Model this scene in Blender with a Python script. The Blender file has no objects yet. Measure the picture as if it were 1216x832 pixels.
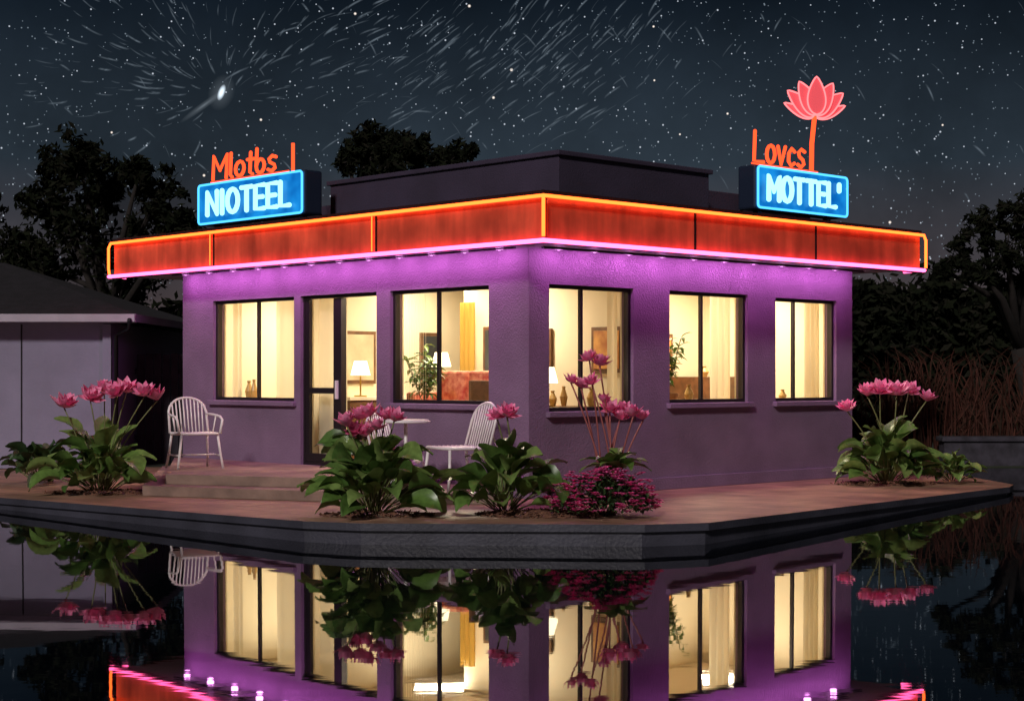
import bpy, math, random
from mathutils import Vector, Matrix, noise
R = random.Random(7)
sc = bpy.context.scene
V = Vector
# ------------------------------------------------------------------ helpers
CAMZ = 1.44; F = 1994.0; HZ = 448.0
def pixel_point(px, py, Y):            # image pixel coordinates unprojected to a point at assumed depth Y
    return V(((px-608)/F*Y, Y, CAMZ+(HZ-py)/F*Y))
C = V((0.2, 19.9, 0)); U = V((-.690, .7238, 0)).normalized(); W_ = V((.7238, .690, 0)).normalized()
def B(t, s, z=0): return C + U*t + W_*s + V((0,0,z))
Z = V((0,0,1))

def nodes_of(m):
    m.use_nodes = True
    return m.node_tree.nodes, m.node_tree.links
def mat(name, col, rough=.6, metal=0, emit=None, es=0, var=0, vscale=3, bump=0, bscale=40, spec=.5, col2=None):
    m = bpy.data.materials.new(name); n, l = nodes_of(m)
    p = n['Principled BSDF']
    p.inputs['Base Color'].default_value = (*col, 1)
    p.inputs['Roughness'].default_value = rough
    p.inputs['Metallic'].default_value = metal
    p.inputs['Specular IOR Level'].default_value = spec
    if emit:
        p.inputs['Emission Color'].default_value = (*emit, 1); p.inputs['Emission Strength'].default_value = es
    if var or bump or col2:
        tc = n.new('ShaderNodeTexCoord')
    if var or col2:
        nt = n.new('ShaderNodeTexNoise'); nt.inputs['Scale'].default_value = vscale; nt.inputs['Detail'].default_value = 6
        l.new(tc.outputs['Object'], nt.inputs['Vector'])
        cr = n.new('ShaderNodeValToRGB'); cr.color_ramp.elements[0].position = .3; cr.color_ramp.elements[1].position = .7
        a = tuple(c*(1-var) for c in col); b = col2 if col2 else tuple(min(1, c*(1+var)) for c in col)
        cr.color_ramp.elements[0].color = (*a, 1); cr.color_ramp.elements[1].color = (*b, 1)
        l.new(nt.outputs['Fac'], cr.inputs['Fac']); l.new(cr.outputs['Color'], p.inputs['Base Color'])
    if bump:
        nb = n.new('ShaderNodeTexNoise'); nb.inputs['Scale'].default_value = bscale; nb.inputs['Detail'].default_value = 4
        l.new(tc.outputs['Object'], nb.inputs['Vector'])
        bm = n.new('ShaderNodeBump'); bm.inputs['Strength'].default_value = bump; bm.inputs['Distance'].default_value = .02
        l.new(nb.outputs['Fac'], bm.inputs['Height']); l.new(bm.outputs['Normal'], p.inputs['Normal'])
    return m
def emis(name, col, st):
    m = bpy.data.materials.new(name); n, l = nodes_of(m); n.clear()
    o = n.new('ShaderNodeOutputMaterial'); e = n.new('ShaderNodeEmission')
    e.inputs[0].default_value = (*col, 1); e.inputs[1].default_value = st
    l.new(e.outputs[0], o.inputs[0]); return m
def island_mat(name, cols, rough=.5, transl=.0, spec=.5):
    m = bpy.data.materials.new(name); n, l = nodes_of(m); p = n['Principled BSDF']
    p.inputs['Specular IOR Level'].default_value = spec
    g = n.new('ShaderNodeNewGeometry'); cr = n.new('ShaderNodeValToRGB')
    els = cr.color_ramp.elements
    while len(els) < len(cols): els.new(.5)
    for i, c in enumerate(cols):
        els[i].position = i/(len(cols)-1); els[i].color = (*c, 1)
    l.new(g.outputs['Random Per Island'], cr.inputs['Fac'])
    tc = n.new('ShaderNodeTexCoord'); nt = n.new('ShaderNodeTexNoise'); nt.inputs['Scale'].default_value = 14
    l.new(tc.outputs['Object'], nt.inputs['Vector'])
    mx = n.new('ShaderNodeMix'); mx.data_type = 'RGBA'; mx.blend_type = 'MULTIPLY'; mx.inputs['Factor'].default_value = .7
    mr = n.new('ShaderNodeMapRange'); mr.inputs['From Min'].default_value = .3; mr.inputs['From Max'].default_value = .7
    mr.inputs['To Min'].default_value = .55; mr.inputs['To Max'].default_value = 1.25
    l.new(nt.outputs['Fac'], mr.inputs['Value'])
    l.new(cr.outputs['Color'], mx.inputs['A']); l.new(mr.outputs['Result'], mx.inputs['B'])
    l.new(mx.outputs['Result'], p.inputs['Base Color']); p.inputs['Roughness'].default_value = rough
    if transl:
        tr = n.new('ShaderNodeBsdfTranslucent'); l.new(mx.outputs['Result'], tr.inputs['Color'])
        ms = n.new('ShaderNodeMixShader'); ms.inputs[0].default_value = transl
        l.new(p.outputs[0], ms.inputs[1]); l.new(tr.outputs[0], ms.inputs[2])
        l.new(ms.outputs[0], n['Material Output'].inputs[0])
    return m

class MB:
    def __init__(s): s.v=[]; s.f=[]; s.m=[]; s.sm=[]; s.mats=[]; s.fade=[]
    def mi(s, m):
        if m not in s.mats: s.mats.append(m)
        return s.mats.index(m)
    def add(s, vs, fs, m, smooth=False, fade=None):
        o=len(s.v); s.v.extend(V(v) for v in vs); k=s.mi(m)
        s.fade.extend(fade if fade else [1]*len(vs))
        for f in fs: s.f.append([i+o for i in f]); s.m.append(k); s.sm.append(smooth)
    def box(s, o, a, b, c, m):
        o=V(o); P=[o,o+a,o+a+b,o+b,o+c,o+a+c,o+a+b+c,o+b+c]
        s.add(P,[(0,3,2,1),(4,5,6,7),(0,1,5,4),(1,2,6,5),(2,3,7,6),(3,0,4,7)],m)
    def bx(s, t0,t1,s0,s1,z0,z1,m):   # box in building coordinates
        s.box(B(t0,s0,z0), U*(t1-t0), W_*(s1-s0), Z*(z1-z0), m)
    def cyl(s, p, r, h, m, n=20, r2=None, axis=None):
        r2 = r if r2 is None else r2
        p=V(p); ax=(V(axis) if axis else Z).normalized()
        x=ax.orthogonal().normalized(); y=ax.cross(x)
        vs=[p+x*r*math.cos(2*math.pi*i/n)+y*r*math.sin(2*math.pi*i/n) for i in range(n)]
        vs+=[p+ax*h+x*r2*math.cos(2*math.pi*i/n)+y*r2*math.sin(2*math.pi*i/n) for i in range(n)]
        s.add(vs,[(i,(i+1)%n,n+(i+1)%n,n+i) for i in range(n)],m,True)
        s.add(vs,[tuple(range(n))[::-1],tuple(range(n,2*n))],m)
    def tube(s, pts, r, m, n=8, closed=False):
        pts=[V(p) for p in pts]; N=len(pts); rs=r if isinstance(r,(list,tuple)) else [r]*N
        vs=[]; x=None
        for i,p in enumerate(pts):
            if closed: d=pts[(i+1)%N]-pts[i-1]
            else: d=pts[min(i+1,N-1)]-pts[max(i-1,0)]
            d=d.normalized() if d.length>1e-9 else Z
            if x is None: x=d.orthogonal().normalized()
            x=(x-d*x.dot(d)); x=x.normalized() if x.length>1e-6 else d.orthogonal().normalized()
            y=d.cross(x)
            for k in range(n):
                a=2*math.pi*k/n; vs.append(p+(x*math.cos(a)+y*math.sin(a))*rs[i])
        fs=[]
        for i in range(N if closed else N-1):
            j=(i+1)%N
            for k in range(n): fs.append((i*n+k,i*n+(k+1)%n,j*n+(k+1)%n,j*n+k))
        if not closed: fs+= [tuple(range(n))[::-1], tuple((N-1)*n+k for k in range(n))]
        s.add(vs,fs,m,True)
    def grid(s, rows, m, smooth=True, fade=None):
        h=len(rows); w=len(rows[0]); vs=[p for r in rows for p in r]
        s.add(vs,[(i*w+j,i*w+j+1,(i+1)*w+j+1,(i+1)*w+j) for i in range(h-1) for j in range(w-1)],m,smooth,fade)
    def ball(s,c,rx,ry,rz,m,n=12,k=8):
        c=V(c); rows=[]
        for i in range(k+1):
            a=math.pi*i/k
            rows.append([c+V((rx*math.sin(a)*math.cos(2*math.pi*j/n),ry*math.sin(a)*math.sin(2*math.pi*j/n),rz*math.cos(a))) for j in range(n+1)])
        s.grid(rows,m)
    def build(s, name, parent=None, loc=None, bevel=0, fade=False):
        L = V(parent.location) if parent else (V(loc) if loc is not None else V((0,0,0)))
        me=bpy.data.meshes.new(name); me.from_pydata([tuple(v-L) for v in s.v],[],s.f)
        for m in s.mats: me.materials.append(m)
        me.polygons.foreach_set('material_index',s.m); me.polygons.foreach_set('use_smooth',s.sm)
        if fade:
            a=me.attributes.new('fade','FLOAT','POINT'); a.data.foreach_set('value',s.fade)
        me.update()
        o=bpy.data.objects.new(name,me); sc.collection.objects.link(o)
        if parent: o.parent=parent
        else: o.location=L
        if bevel:
            b=o.modifiers.new('bev','BEVEL'); b.width=bevel; b.segments=2; b.limit_method='ANGLE'
        return o
def group(name, loc):
    e=bpy.data.objects.new(name,None); e.location=loc; e.empty_display_size=.3
    sc.collection.objects.link(e); return e
def lamp(name, kind, loc, energy, col, parent=None, size=.1, rot=None, size_y=None):
    d=bpy.data.lights.new(name,kind); d.energy=energy; d.color=col
    if kind=='AREA':
        d.size=size
        if size_y: d.shape='RECTANGLE'; d.size_y=size_y
    elif kind=='POINT': d.shadow_soft_size=size
    o=bpy.data.objects.new(name,d); sc.collection.objects.link(o)
    if parent: o.parent=parent; o.location=V(loc)-V(parent.location)
    else: o.location=loc
    if rot: o.rotation_euler=rot
    return o
def strip(name, a, b, aim, energy, col, parent, width=.02):
    a=V(a); b=V(b); x=(b-a).normalized(); z=-V(aim).normalized(); z=(z-x*z.dot(x)).normalized(); y=z.cross(x)
    M=Matrix((x,y,z)).transposed()
    o=lamp(name,'AREA',(a+b)/2,energy,col,parent,(b-a).length,None,width); o.rotation_euler=M.to_euler(); return o
# ------------------------------------------------------------------ materials
M_wall=mat('violet_stucco',(.20,.125,.205),.85,var=.18,vscale=1.3,bump=.6,bscale=45)
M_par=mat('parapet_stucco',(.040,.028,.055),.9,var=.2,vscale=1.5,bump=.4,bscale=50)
M_cream=mat('cream_plaster',(.80,.71,.53),.8,var=.06,vscale=1)
M_frame=mat('dark_bronze_frame',(.03,.024,.026),.4,metal=.5)
M_soff=mat('soffit_paint',(.42,.38,.42),.6,var=.08)
M_white=mat('white_painted_metal',(.80,.76,.74),.35,var=.06,vscale=12)
M_wood=mat('dark_wood',(.15,.07,.03),.5,var=.4,vscale=8)
M_dark=mat('dark_metal',(.02,.02,.025),.4,metal=.6)
M_floor=mat('wood_floor',(.32,.18,.09),.45,var=.3,vscale=5)
def fascia_mat():
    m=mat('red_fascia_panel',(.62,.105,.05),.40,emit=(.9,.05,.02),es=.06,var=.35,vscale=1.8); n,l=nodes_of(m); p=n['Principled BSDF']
    # faint vertical streaks of weathered paint
    tc=[x for x in n if x.type=='TEX_COORD'][0]; mp=n.new('ShaderNodeMapping'); mp.inputs['Scale'].default_value=(6,6,.7)
    nt=n.new('ShaderNodeTexNoise'); nt.inputs['Scale'].default_value=1; nt.inputs['Detail'].default_value=6
    l.new(tc.outputs['Object'],mp.inputs[0]); l.new(mp.outputs[0],nt.inputs[0])
    mr=n.new('ShaderNodeMapRange'); mr.inputs['From Min'].default_value=.3; mr.inputs['From Max'].default_value=.7; mr.inputs['To Min'].default_value=.65; mr.inputs['To Max'].default_value=1.1
    l.new(nt.outputs['Fac'],mr.inputs[0]); mx=n.new('ShaderNodeMix'); mx.data_type='RGBA'; mx.blend_type='MULTIPLY'; mx.inputs['Factor'].default_value=1
    src=p.inputs['Base Color'].links[0].from_socket; l.new(src,mx.inputs['A']); l.new(mr.outputs[0],mx.inputs['B']); l.new(mx.outputs['Result'],p.inputs['Base Color'])
    return m
M_red=fascia_mat()
M_or=emis('neon_orange',(1,.10,.014),6)
M_pink=emis('neon_pink',(1,.085,.28),6.5)
M_cy=emis('neon_cyan',(.32,.86,1),2.0)
M_cyb=emis('neon_blue_border',(.08,.5,1),1.9)
M_rt=emis('neon_red',(1,.07,.018),2.4)
M_pk2=emis('neon_rose',(1,.20,.21),1.9)
M_puck=emis('lamp_lens',(.95,.35,1),2.5)
M_bulb=emis('warm_lamp',(1,.8,.5),4)
def sign_face_mat():
    m=bpy.data.materials.new('blue_sign_face'); n,l=nodes_of(m); n.clear()
    o=n.new('ShaderNodeOutputMaterial'); e=n.new('ShaderNodeEmission'); tc=n.new('ShaderNodeTexCoord')
    nt=n.new('ShaderNodeTexNoise'); nt.inputs['Scale'].default_value=3; l.new(tc.outputs['Object'],nt.inputs[0])
    cr=n.new('ShaderNodeValToRGB'); cr.color_ramp.elements[0].position=.3; cr.color_ramp.elements[1].position=.7
    cr.color_ramp.elements[0].color=(.0,.11,.46,1); cr.color_ramp.elements[1].color=(.01,.31,.85,1)
    l.new(nt.outputs['Fac'],cr.inputs[0]); l.new(cr.outputs[0],e.inputs[0]); e.inputs[1].default_value=1.0
    g=n.new('ShaderNodeBsdfGlossy'); g.inputs['Roughness'].default_value=.3; g.inputs[0].default_value=(.04,.04,.04,1)
    a=n.new('ShaderNodeAddShader'); l.new(e.outputs[0],a.inputs[0]); l.new(g.outputs[0],a.inputs[1]); l.new(a.outputs[0],o.inputs[0])
    return m
M_blue=sign_face_mat()
def glass_mat():
    m=bpy.data.materials.new('window_glass'); n,l=nodes_of(m); n.clear()
    o=n.new('ShaderNodeOutputMaterial'); t=n.new('ShaderNodeBsdfTransparent'); g=n.new('ShaderNodeBsdfGlossy')
    t.inputs[0].default_value=(.95,.96,.95,1); g.inputs['Roughness'].default_value=.01
    fr=n.new('ShaderNodeLayerWeight'); fr.inputs[0].default_value=.18
    x=n.new('ShaderNodeMixShader'); l.new(fr.outputs['Fresnel'],x.inputs[0]); l.new(t.outputs[0],x.inputs[1]); l.new(g.outputs[0],x.inputs[2]); l.new(x.outputs[0],o.inputs[0])
    return m
M_glass=glass_mat()
def curtain_mat(name,col,tr):
    m=bpy.data.materials.new(name); n,l=nodes_of(m); n.clear()
    o=n.new('ShaderNodeOutputMaterial'); d=n.new('ShaderNodeBsdfDiffuse'); t=n.new('ShaderNodeBsdfTranslucent')
    d.inputs[0].default_value=(*col,1); t.inputs[0].default_value=(*col,1)
    x=n.new('ShaderNodeMixShader'); x.inputs[0].default_value=tr; l.new(d.outputs[0],x.inputs[1]); l.new(t.outputs[0],x.inputs[2]); l.new(x.outputs[0],o.inputs[0])
    return m
M_curt=curtain_mat('cream_curtain',(.78,.70,.53),.6)
M_ycurt=curtain_mat('ochre_drape',(.62,.40,.10),.4)
# ------------------------------------------------------------------ motel building
motel=group('motel_building', B(3.7,3.3,0))
WT=2.98
LW=[(4.67,6.67,1.11,2.56),(2.86,4.52,.24,2.56),(.70,2.58,1.11,2.56)]
RW=[(.34,1.84,1.03,2.56),(2.53,4.14,1.11,2.56),(4.75,6.17,1.11,2.54)]
def wall(mb, axis, a0,a1, d0,d1, z0,z1, ops, m):
    def bb(x0,x1,q0,q1):
        if x1-x0<1e-4 or q1-q0<1e-4: return
        if axis=='t': mb.bx(x0,x1,d0,d1,q0,q1,m)
        else: mb.bx(d0,d1,x0,x1,q0,q1,m)
    x=a0
    for (o0,o1,oz0,oz1) in sorted(ops):
        bb(x,o0,z0,z1); bb(o0,o1,z0,oz0); bb(o0,o1,oz1,z1); x=o1
    bb(x,a1,z0,z1)
mb=MB()
wall(mb,'t',0,7.48,0,.2,0,WT,LW,M_wall)
wall(mb,'s',.2,6.56,0,.2,0,WT,RW,M_wall)
mb.bx(7.28,7.48,.2,6.56,0,WT,M_wall); mb.bx(.2,7.28,6.36,6.56,0,WT,M_wall)
mb.build('outer_walls',motel)
mb=MB()   # plinth + sills
mb.bx(-.03,7.5,-.03,-.002,0,.16,M_wall); mb.bx(-.03,-.002,-.002,6.58,0,.16,M_wall)
for (a,b,z0,z1) in LW:
    if z0>.5: mb.bx(a-.06,b+.06,-.07,.06,z0-.07,z0-.003,M_wall)
for (a,b,z0,z1) in RW: mb.bx(-.07,.06,a-.06,b+.06,z0-.07,z0-.003,M_wall)
mb.build('window_sills',motel,bevel=.008)
mb=MB()   # interior
wall(mb,'t',.23,7.25,.203,.23,.24,2.93,LW,M_cream)
wall(mb,'s',.23,6.3,.203,.23,.24,2.93,RW,M_cream)
mb.bx(.2,7.28,.2,6.36,.1,.24,M_floor)
mb.bx(.2,7.28,.2,6.36,2.93,2.96,M_cream)
mb.bx(7.2,7.26,.24,3.6,.24,2.92,M_cream)
mb.bx(4.58,4.66,.24,3.6,.24,2.92,M_cream)
mb.bx(2.64,7.2,3.61,3.68,.24,2.92,M_cream)
mb.bx(.24,3.55,2.16,2.24,.24,2.92,M_cream)
mb.bx(2.56,2.63,2.25,6.3,.24,2.92,M_cream)
mb.bx(.24,2.6,6.3,6.35,.24,2.92,M_cream)
mb.build('interior_rooms',motel)
# windows
fr=MB(); gl=MB()
def window(axis,a0,a1,z0,z1,div=(.5,),fw=.045):
    def bb(x0,x1,q0,q1,d0=.05,d1=.13,m=M_frame,o=fr):
        if axis=='t': o.bx(x0,x1,d0,d1,q0,q1,m)
        else: o.bx(d0,d1,x0,x1,q0,q1,m)
    bb(a0,a0+fw,z0,z1); bb(a1-fw,a1,z0,z1); bb(a0+fw,a1-fw,z0,z0+fw); bb(a0+fw,a1-fw,z1-fw,z1)
    for d in div:
        x=a0+(a1-a0)*d; bb(x-.018,x+.018,z0+fw,z1-fw,.065,.115)
    if axis=='t': gl.add([B(a0,.09,z0),B(a1,.09,z0),B(a1,.09,z1),B(a0,.09,z1)],[(0,3,2,1)],M_glass)
    else: gl.add([B(.09,a0,z0),B(.09,a1,z0),B(.09,a1,z1),B(.09,a0,z1)],[(0,1,2,3)],M_glass)
window('t',*LW[0],div=(.48,)); window('t',*LW[2],div=(.54,))
window('s',*RW[0],div=(.42,)); window('s',*RW[1],div=(.45,)); window('s',*RW[2],div=(.36,))
# door: leaf on the left (large t), open side glass on the right
a0,a1,z0,z1=LW[1]; mid=3.72
window('t',a0,a1,z0,z1,div=())
fr.bx(mid-.05,mid+.05,.045,.135,z0+.05,z1-.05,M_frame)
fr.bx(mid+.05,a1-.05,.05,.11,z0+.05,z0+.16,M_frame); fr.bx(mid+.05,a1-.05,.05,.11,1.22,1.30,M_frame)
fr.bx(mid+.05,mid+.13,.055,.105,z0+.16,z1-.05,M_frame); fr.bx(a1-.13,a1-.05,.055,.105,z0+.16,z1-.05,M_frame)
fr.bx(mid+.0,mid+.03,-.0,.04,1.15,1.4,M_white)
fr.bx(a0+.05,mid-.05,.05,.10,z0+.05,z0+.12,M_frame)
fr.build('window_frames_and_door',motel); gl.build('window_glass',motel)
# curtains and blinds
cu=MB()
def curtain(axis,a0,a1,d,z0,z1,amp=.035,wl=.13,m=None):
    n=max(8,int((a1-a0)/.018)); rows=[]
    for z in (z0,z1):
        r=[]
        for i in range(n+1):
            a=a0+(a1-a0)*i/n; q=d+amp*math.sin(a/wl*2*math.pi+.6*math.sin(a*9))
            r.append(B(a,q,z) if axis=='t' else B(q,a,z))
        rows.append(r)
    cu.grid(rows,m or M_curt)
curtain('t',4.75,5.55,.33,.5,2.6,.012,.3); curtain('t',6.42,6.66,.33,.5,2.6)
curtain('t',3.85,4.5,.3,.3,2.55,.008,.3)
curtain('s',3.78,4.2,.34,.5,2.6); curtain('s',5.85,6.2,.34,.5,2.6,.03,.1); curtain('s',1.74,1.9,.34,.5,2.6)
curtain('t',3.2,3.5,2.05,.3,2.5,.03,.1,M_ycurt)
for i in range(9):
    t=2.2+i*.05; cu.add([B(t,.28,1.15),B(t+.03,.31,1.15),B(t+.03,.31,2.55),B(t,.28,2.55)],[(0,1,2,3)],M_curt)
cu.build('curtains',motel)
# roof canopy
rf=MB(); T0,T1,S0,S1=-.75,8.64,-.5,7.18
M_roof=mat('roof_felt',(.04,.035,.04),.9,var=.3)
rf.bx(T0+.06,T1-.06,S0+.06,S1-.06,WT+.002,3.47,M_soff)
rf.bx(T0+.04,T1-.04,S0+.04,S1-.04,3.472,3.52,M_roof)
rf.build('canopy_roof',motel)
pm=MB()
lt=[T0,2.25,5.9,T1]
for a,b in zip(lt,lt[1:]): pm.bx(a+.012,b-.012,S0,S0+.055,2.99,3.50,M_red)
ls=[S0+.06,2.15,4.65,S1]
for a,b in zip(ls,ls[1:]): pm.bx(T0,T0+.055,a+.012,b-.012,2.99,3.50,M_red)
pm.bx(T1-.055,T1,S0+.06,S1,2.99,3.5,M_red)
pm.build('fascia_panels',motel,bevel=.012)
tr=MB()
tr.bx(T0-.02,T1+.02,S0-.02,S0-.003,3.503,3.56,M_dark); tr.bx(T0-.02,T0-.003,S0-.003,S1,3.503,3.56,M_dark)
tr.bx(T0-.03,T1,S0-.03,S0+.1,2.955,2.985,M_dark); tr.bx(T0-.03,T0+.1,S0+.1,S1,2.955,2.985,M_dark)
for a in lt[1:-1]: tr.bx(a-.01,a+.01,S0-.01,S0+.03,2.99,3.5,M_dark)
for a in ls[1:-1]: tr.bx(T0-.01,T0+.03,a-.01,a+.01,2.99,3.5,M_dark)
tr.build('fascia_trim',motel)
ne=MB()
o=.07
ne.tube([B(T1+.03,S0-o+.02,3.0),B(T1+.03,S0-o,3.1),B(T1+.03,S0-o,3.42),B(T1-.03,S0-o,3.49),B(T0-o,S0-o,3.49),B(T0-o,S1-.02,3.49),B(T0-o,S1+.03,3.42),B(T0-o,S1+.03,3.02)],.020,M_or)
ne.tube([B(T0-o,S0-o,3.47),B(T0-o,S0-o,3.03)],.020,M_or)
for a in (5.9,2.25): ne.tube([B(a+.05,S0-.03,3.03),B(a+.05,S0-.03,3.47)],.007,M_or)
ne.build('orange_neon_tube',motel)
ne=MB()
ne.tube([B(T1+.03,S0-o+.3,2.985),B(T1+.03,S0-o,2.985),B(T0-o,S0-o,2.985),B(T0-o,S1,2.985),B(T0+.3,S1+.03,2.985)],.025,M_pink)
ne.build('pink_neon_tube',motel)
# light thrown by the tubes on the fascia (unseen strip lamps added to boost it)
strip('orange_tube_boost',B(T1,S0-.065,3.49),B(T0,S0-.065,3.49),W_*.6-Z*.85,12,(1,.20,.045),motel,.02)
strip('orange_tube_boost',B(T0-.065,S0,3.49),B(T0-.065,S1,3.49),U*.6-Z*.85,10,(1,.20,.045),motel,.02)
strip('pink_tube_boost',B(T1,S0-.065,3.0),B(T0,S0-.065,3.0),W_*.7+Z*.8,5,(1,.10,.26),motel,.02)
strip('pink_tube_boost',B(T0-.065,S0,3.0),B(T0-.065,S1,3.0),U*.7+Z*.8,4.2,(1,.10,.26),motel,.02)
# soffit lamps, and a violet strip added to brighten the wall
pk=MB()
pk.bx(.0,7.4,-.25,-.21,2.955,2.978,M_dark); pk.bx(-.25,-.21,.0,6.5,2.955,2.978,M_dark)
lights=[]
t=.35
while t<7.4: lights.append((t,-.15)); t+=.62
s=.35
while s<6.5: lights.append((-.15,s)); s+=.62
for (t,s) in lights: pk.cyl(B(t,s,2.979),.028,-.02,M_dark,12); pk.cyl(B(t,s,2.958),.016,-.004,M_puck,12)
pk.build('soffit_lamp_strip',motel)
strip('violet_wall_fill',B(7.4,-.23,2.95),B(0,-.23,2.95),W_*.45-Z*.9,46,(.98,.28,1.0),motel,.03)
strip('violet_wall_fill',B(-.23,0,2.95),B(-.23,6.5,2.95),U*.45-Z*.9,42,(.98,.28,1.0),motel,.03)
for (t,s) in lights: lamp('soffit_lamp','POINT',B(t,s,2.925),.9,(1,.32,.95),motel,.05)
# parapets
pa=MB()
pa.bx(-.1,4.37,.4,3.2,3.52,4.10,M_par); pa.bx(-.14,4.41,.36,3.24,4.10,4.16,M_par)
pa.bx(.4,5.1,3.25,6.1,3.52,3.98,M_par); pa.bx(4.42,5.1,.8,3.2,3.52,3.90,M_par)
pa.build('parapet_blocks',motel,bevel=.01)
# interior lights
for nm,(t,s),e in (('a',(2.4,1.3),86),('b',(6.0,1.6),100),('c',(1.3,3.5),76),('d',(1.3,5.3),76),('e',(3.8,1.9),42)):
    f=MB(); f.bx(t-.35,t+.35,s-.2,s+.2,2.885,2.925,M_white); f.build('ceiling_light_fixture',motel)
    lamp('ceiling_light','AREA',B(t,s,2.87),e,(1,.86,.62),motel,.7,size_y=.4)
# furniture
fu=MB()
M_sofa=mat('floral_sofa_fabric',(.40,.03,.03),.8,col2=(.78,.38,.22),vscale=11)
M_bed=mat('patterned_bedspread',(.6,.16,.06),.8,col2=(.8,.5,.3),vscale=9)
def sofa():
    g=MB(); t0,t1,s0=1.75,3.0,.75
    g.bx(t0,t1,s0,s0+.7,.40,.85,M_sofa); g.bx(t0,t1,s0+.55,s0+.78,.85,1.46,M_sofa)
    g.bx(t0-.16,t0-.003,s0,s0+.75,.38,1.24,M_sofa); g.bx(t1+.003,t1+.16,s0,s0+.75,.38,1.24,M_sofa)
    for i in range(2): g.bx(t0+.03+i*.62,t0+.59+i*.62,s0-.02,s0+.54,.855,1.02,M_sofa); g.bx(t0+.05+i*.62,t0+.57+i*.62,s0+.38,s0+.545,1.025,1.53,M_sofa)
    for a in (t0,t1-.06):
        for b in (s0,s0+.6): g.bx(a,a+.06,b,b+.06,.24,.395,M_wood)
    g.build('sofa',motel,bevel=.045)
sofa()
bd=MB(); bd.bx(1.0,2.45,3.8,5.0,.45,1.05,M_bed); bd.bx(2.46,2.54,3.75,5.05,.24,1.7,M_wood)
for q in (3.9,4.45): bd.bx(2.05,2.44,q,q+.45,1.055,1.28,M_white)
for (a,b) in ((1.02,3.82),(1.02,4.9),(2.38,3.82),(2.38,4.9)): bd.bx(a,a+.06,b,b+.06,.24,.449,M_wood)
bd.build('bed',motel,bevel=.035)
M_pic=mat('painting',(.35,.08,.02),.6,col2=(.75,.38,.10),vscale=5)
M_mir=mat('mirror_or_pale_print',(.7,.6,.4),.5,col2=(.4,.3,.2),vscale=2)
M_teal=mat('dark_tv_panel',(.03,.035,.04),.3)
def pic_t(t,s0,s1,z0,z1,m):   # on wall facing -t
    fu.bx(t-.04,t,s0,s1,z0,z1,M_wood); fu.bx(t-.05,t-.041,s0+.05,s1-.05,z0+.05,z1-.05,m)
def pic_s(s,t0,t1,z0,z1,m):
    fu.bx(t0,t1,s-.04,s,z0,z1,M_wood); fu.bx(t0+.05,t1-.05,s-.05,s-.041,z0+.05,z1-.05,m)
pic_t(4.575,.75,1.35,1.35,2.1,M_mir)
pic_t(4.575,2.2,2.6,1.4,2.1,M_teal); pic_s(3.6,3.7,4.2,1.3,2.0,M_pic)
pic_s(2.155,.45,1.0,1.5,2.1,M_pic); pic_s(2.155,1.75,2.35,1.5,2.1,M_teal); pic_s(2.155,2.7,3.1,1.45,2.15,M_teal)
pic_t(2.555,5.0,5.5,1.3,2.1,M_pic); pic_t(7.195,1.8,2.4,1.4,2.0,M_pic)
pic_t(2.555,3.6,4.1,1.8,2.3,M_mir)
# cabinets / counter
fu.bx(4.05,4.55,.5,1.9,.24,1.12,M_wood); fu.bx(4.02,4.57,.47,1.93,1.123,1.17,M_cream)
fu.bx(1.7,2.5,5.4,6.2,.24,1.45,M_wood); fu.bx(1.0,1.6,3.0,3.6,.24,1.25,M_wood)
fu.bx(.5,1.3,.9,1.9,1.0,1.07,M_wood)
for (a,b) in ((.53,.93),(1.23,.93),(.53,1.83),(1.23,1.83)): fu.bx(a,a+.05,b,b+.05,.24,.999,M_wood)
for (a,b) in ((1.05,.35),(.5,.40)):   # dining chairs
    fu.bx(a,a+.4,b,b+.4,.70,.75,M_wood); fu.bx(a+.36,a+.4,b,b+.4,.75,1.4,M_wood)
    for (c,d) in ((0,0),(.36,0),(0,.36),(.36,.36)): fu.bx(a+c,a+c+.04,b+d,b+d+.04,.24,.70,M_wood)
fu.build('room_furniture',motel,bevel=.006)
M_brass=mat('brass',(.6,.4,.1),.3,metal=1); M_ceram=mat('ceramic',(.5,.3,.1),.3,var=.3)
kn=MB()
for (t,s,z) in ((.8,1.2,1.07),(.9,1.5,1.07),(.6,1.7,1.07),(1.9,5.5,1.45),(1.9,5.85,1.45),(1.2,3.3,1.25),(.45,5.2,1.1),(.45,5.5,1.1),(.5,5.0,1.1),(.5,3.5,1.1),(6.2,.4,1.1),(6.4,.45,1.1)):
    if z==1.1: kn.bx(t-.08,t+.14,s-.12,s+.12,1.03,1.1,M_wood)
    h=R.uniform(.14,.3); r=R.uniform(.05,.09); p=B(t,s,z)
    kn.cyl(p,r*.6,h*.5,M_ceram,14,r); kn.cyl(p+Z*h*.5,r,h*.4,M_ceram,14,r*.35); kn.cyl(p+Z*h*.9,r*.35,h*.15,M_ceram,14,r*.5)
for (t,s,z,hh) in ((3.4,1.6,.24,1.35),(.75,1.05,1.07,.3),(2.2,3.5,.24,1.0),(4.2,.8,1.17,.3)):
    p=B(t,s,z); kn.cyl(p,.09,.02,M_brass); kn.cyl(p+Z*.02,.012,hh,M_brass,8); kn.cyl(p+Z*hh,.14,.2,M_bulb,20,.09)
kn.build('vases_and_lamps',motel)
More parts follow.
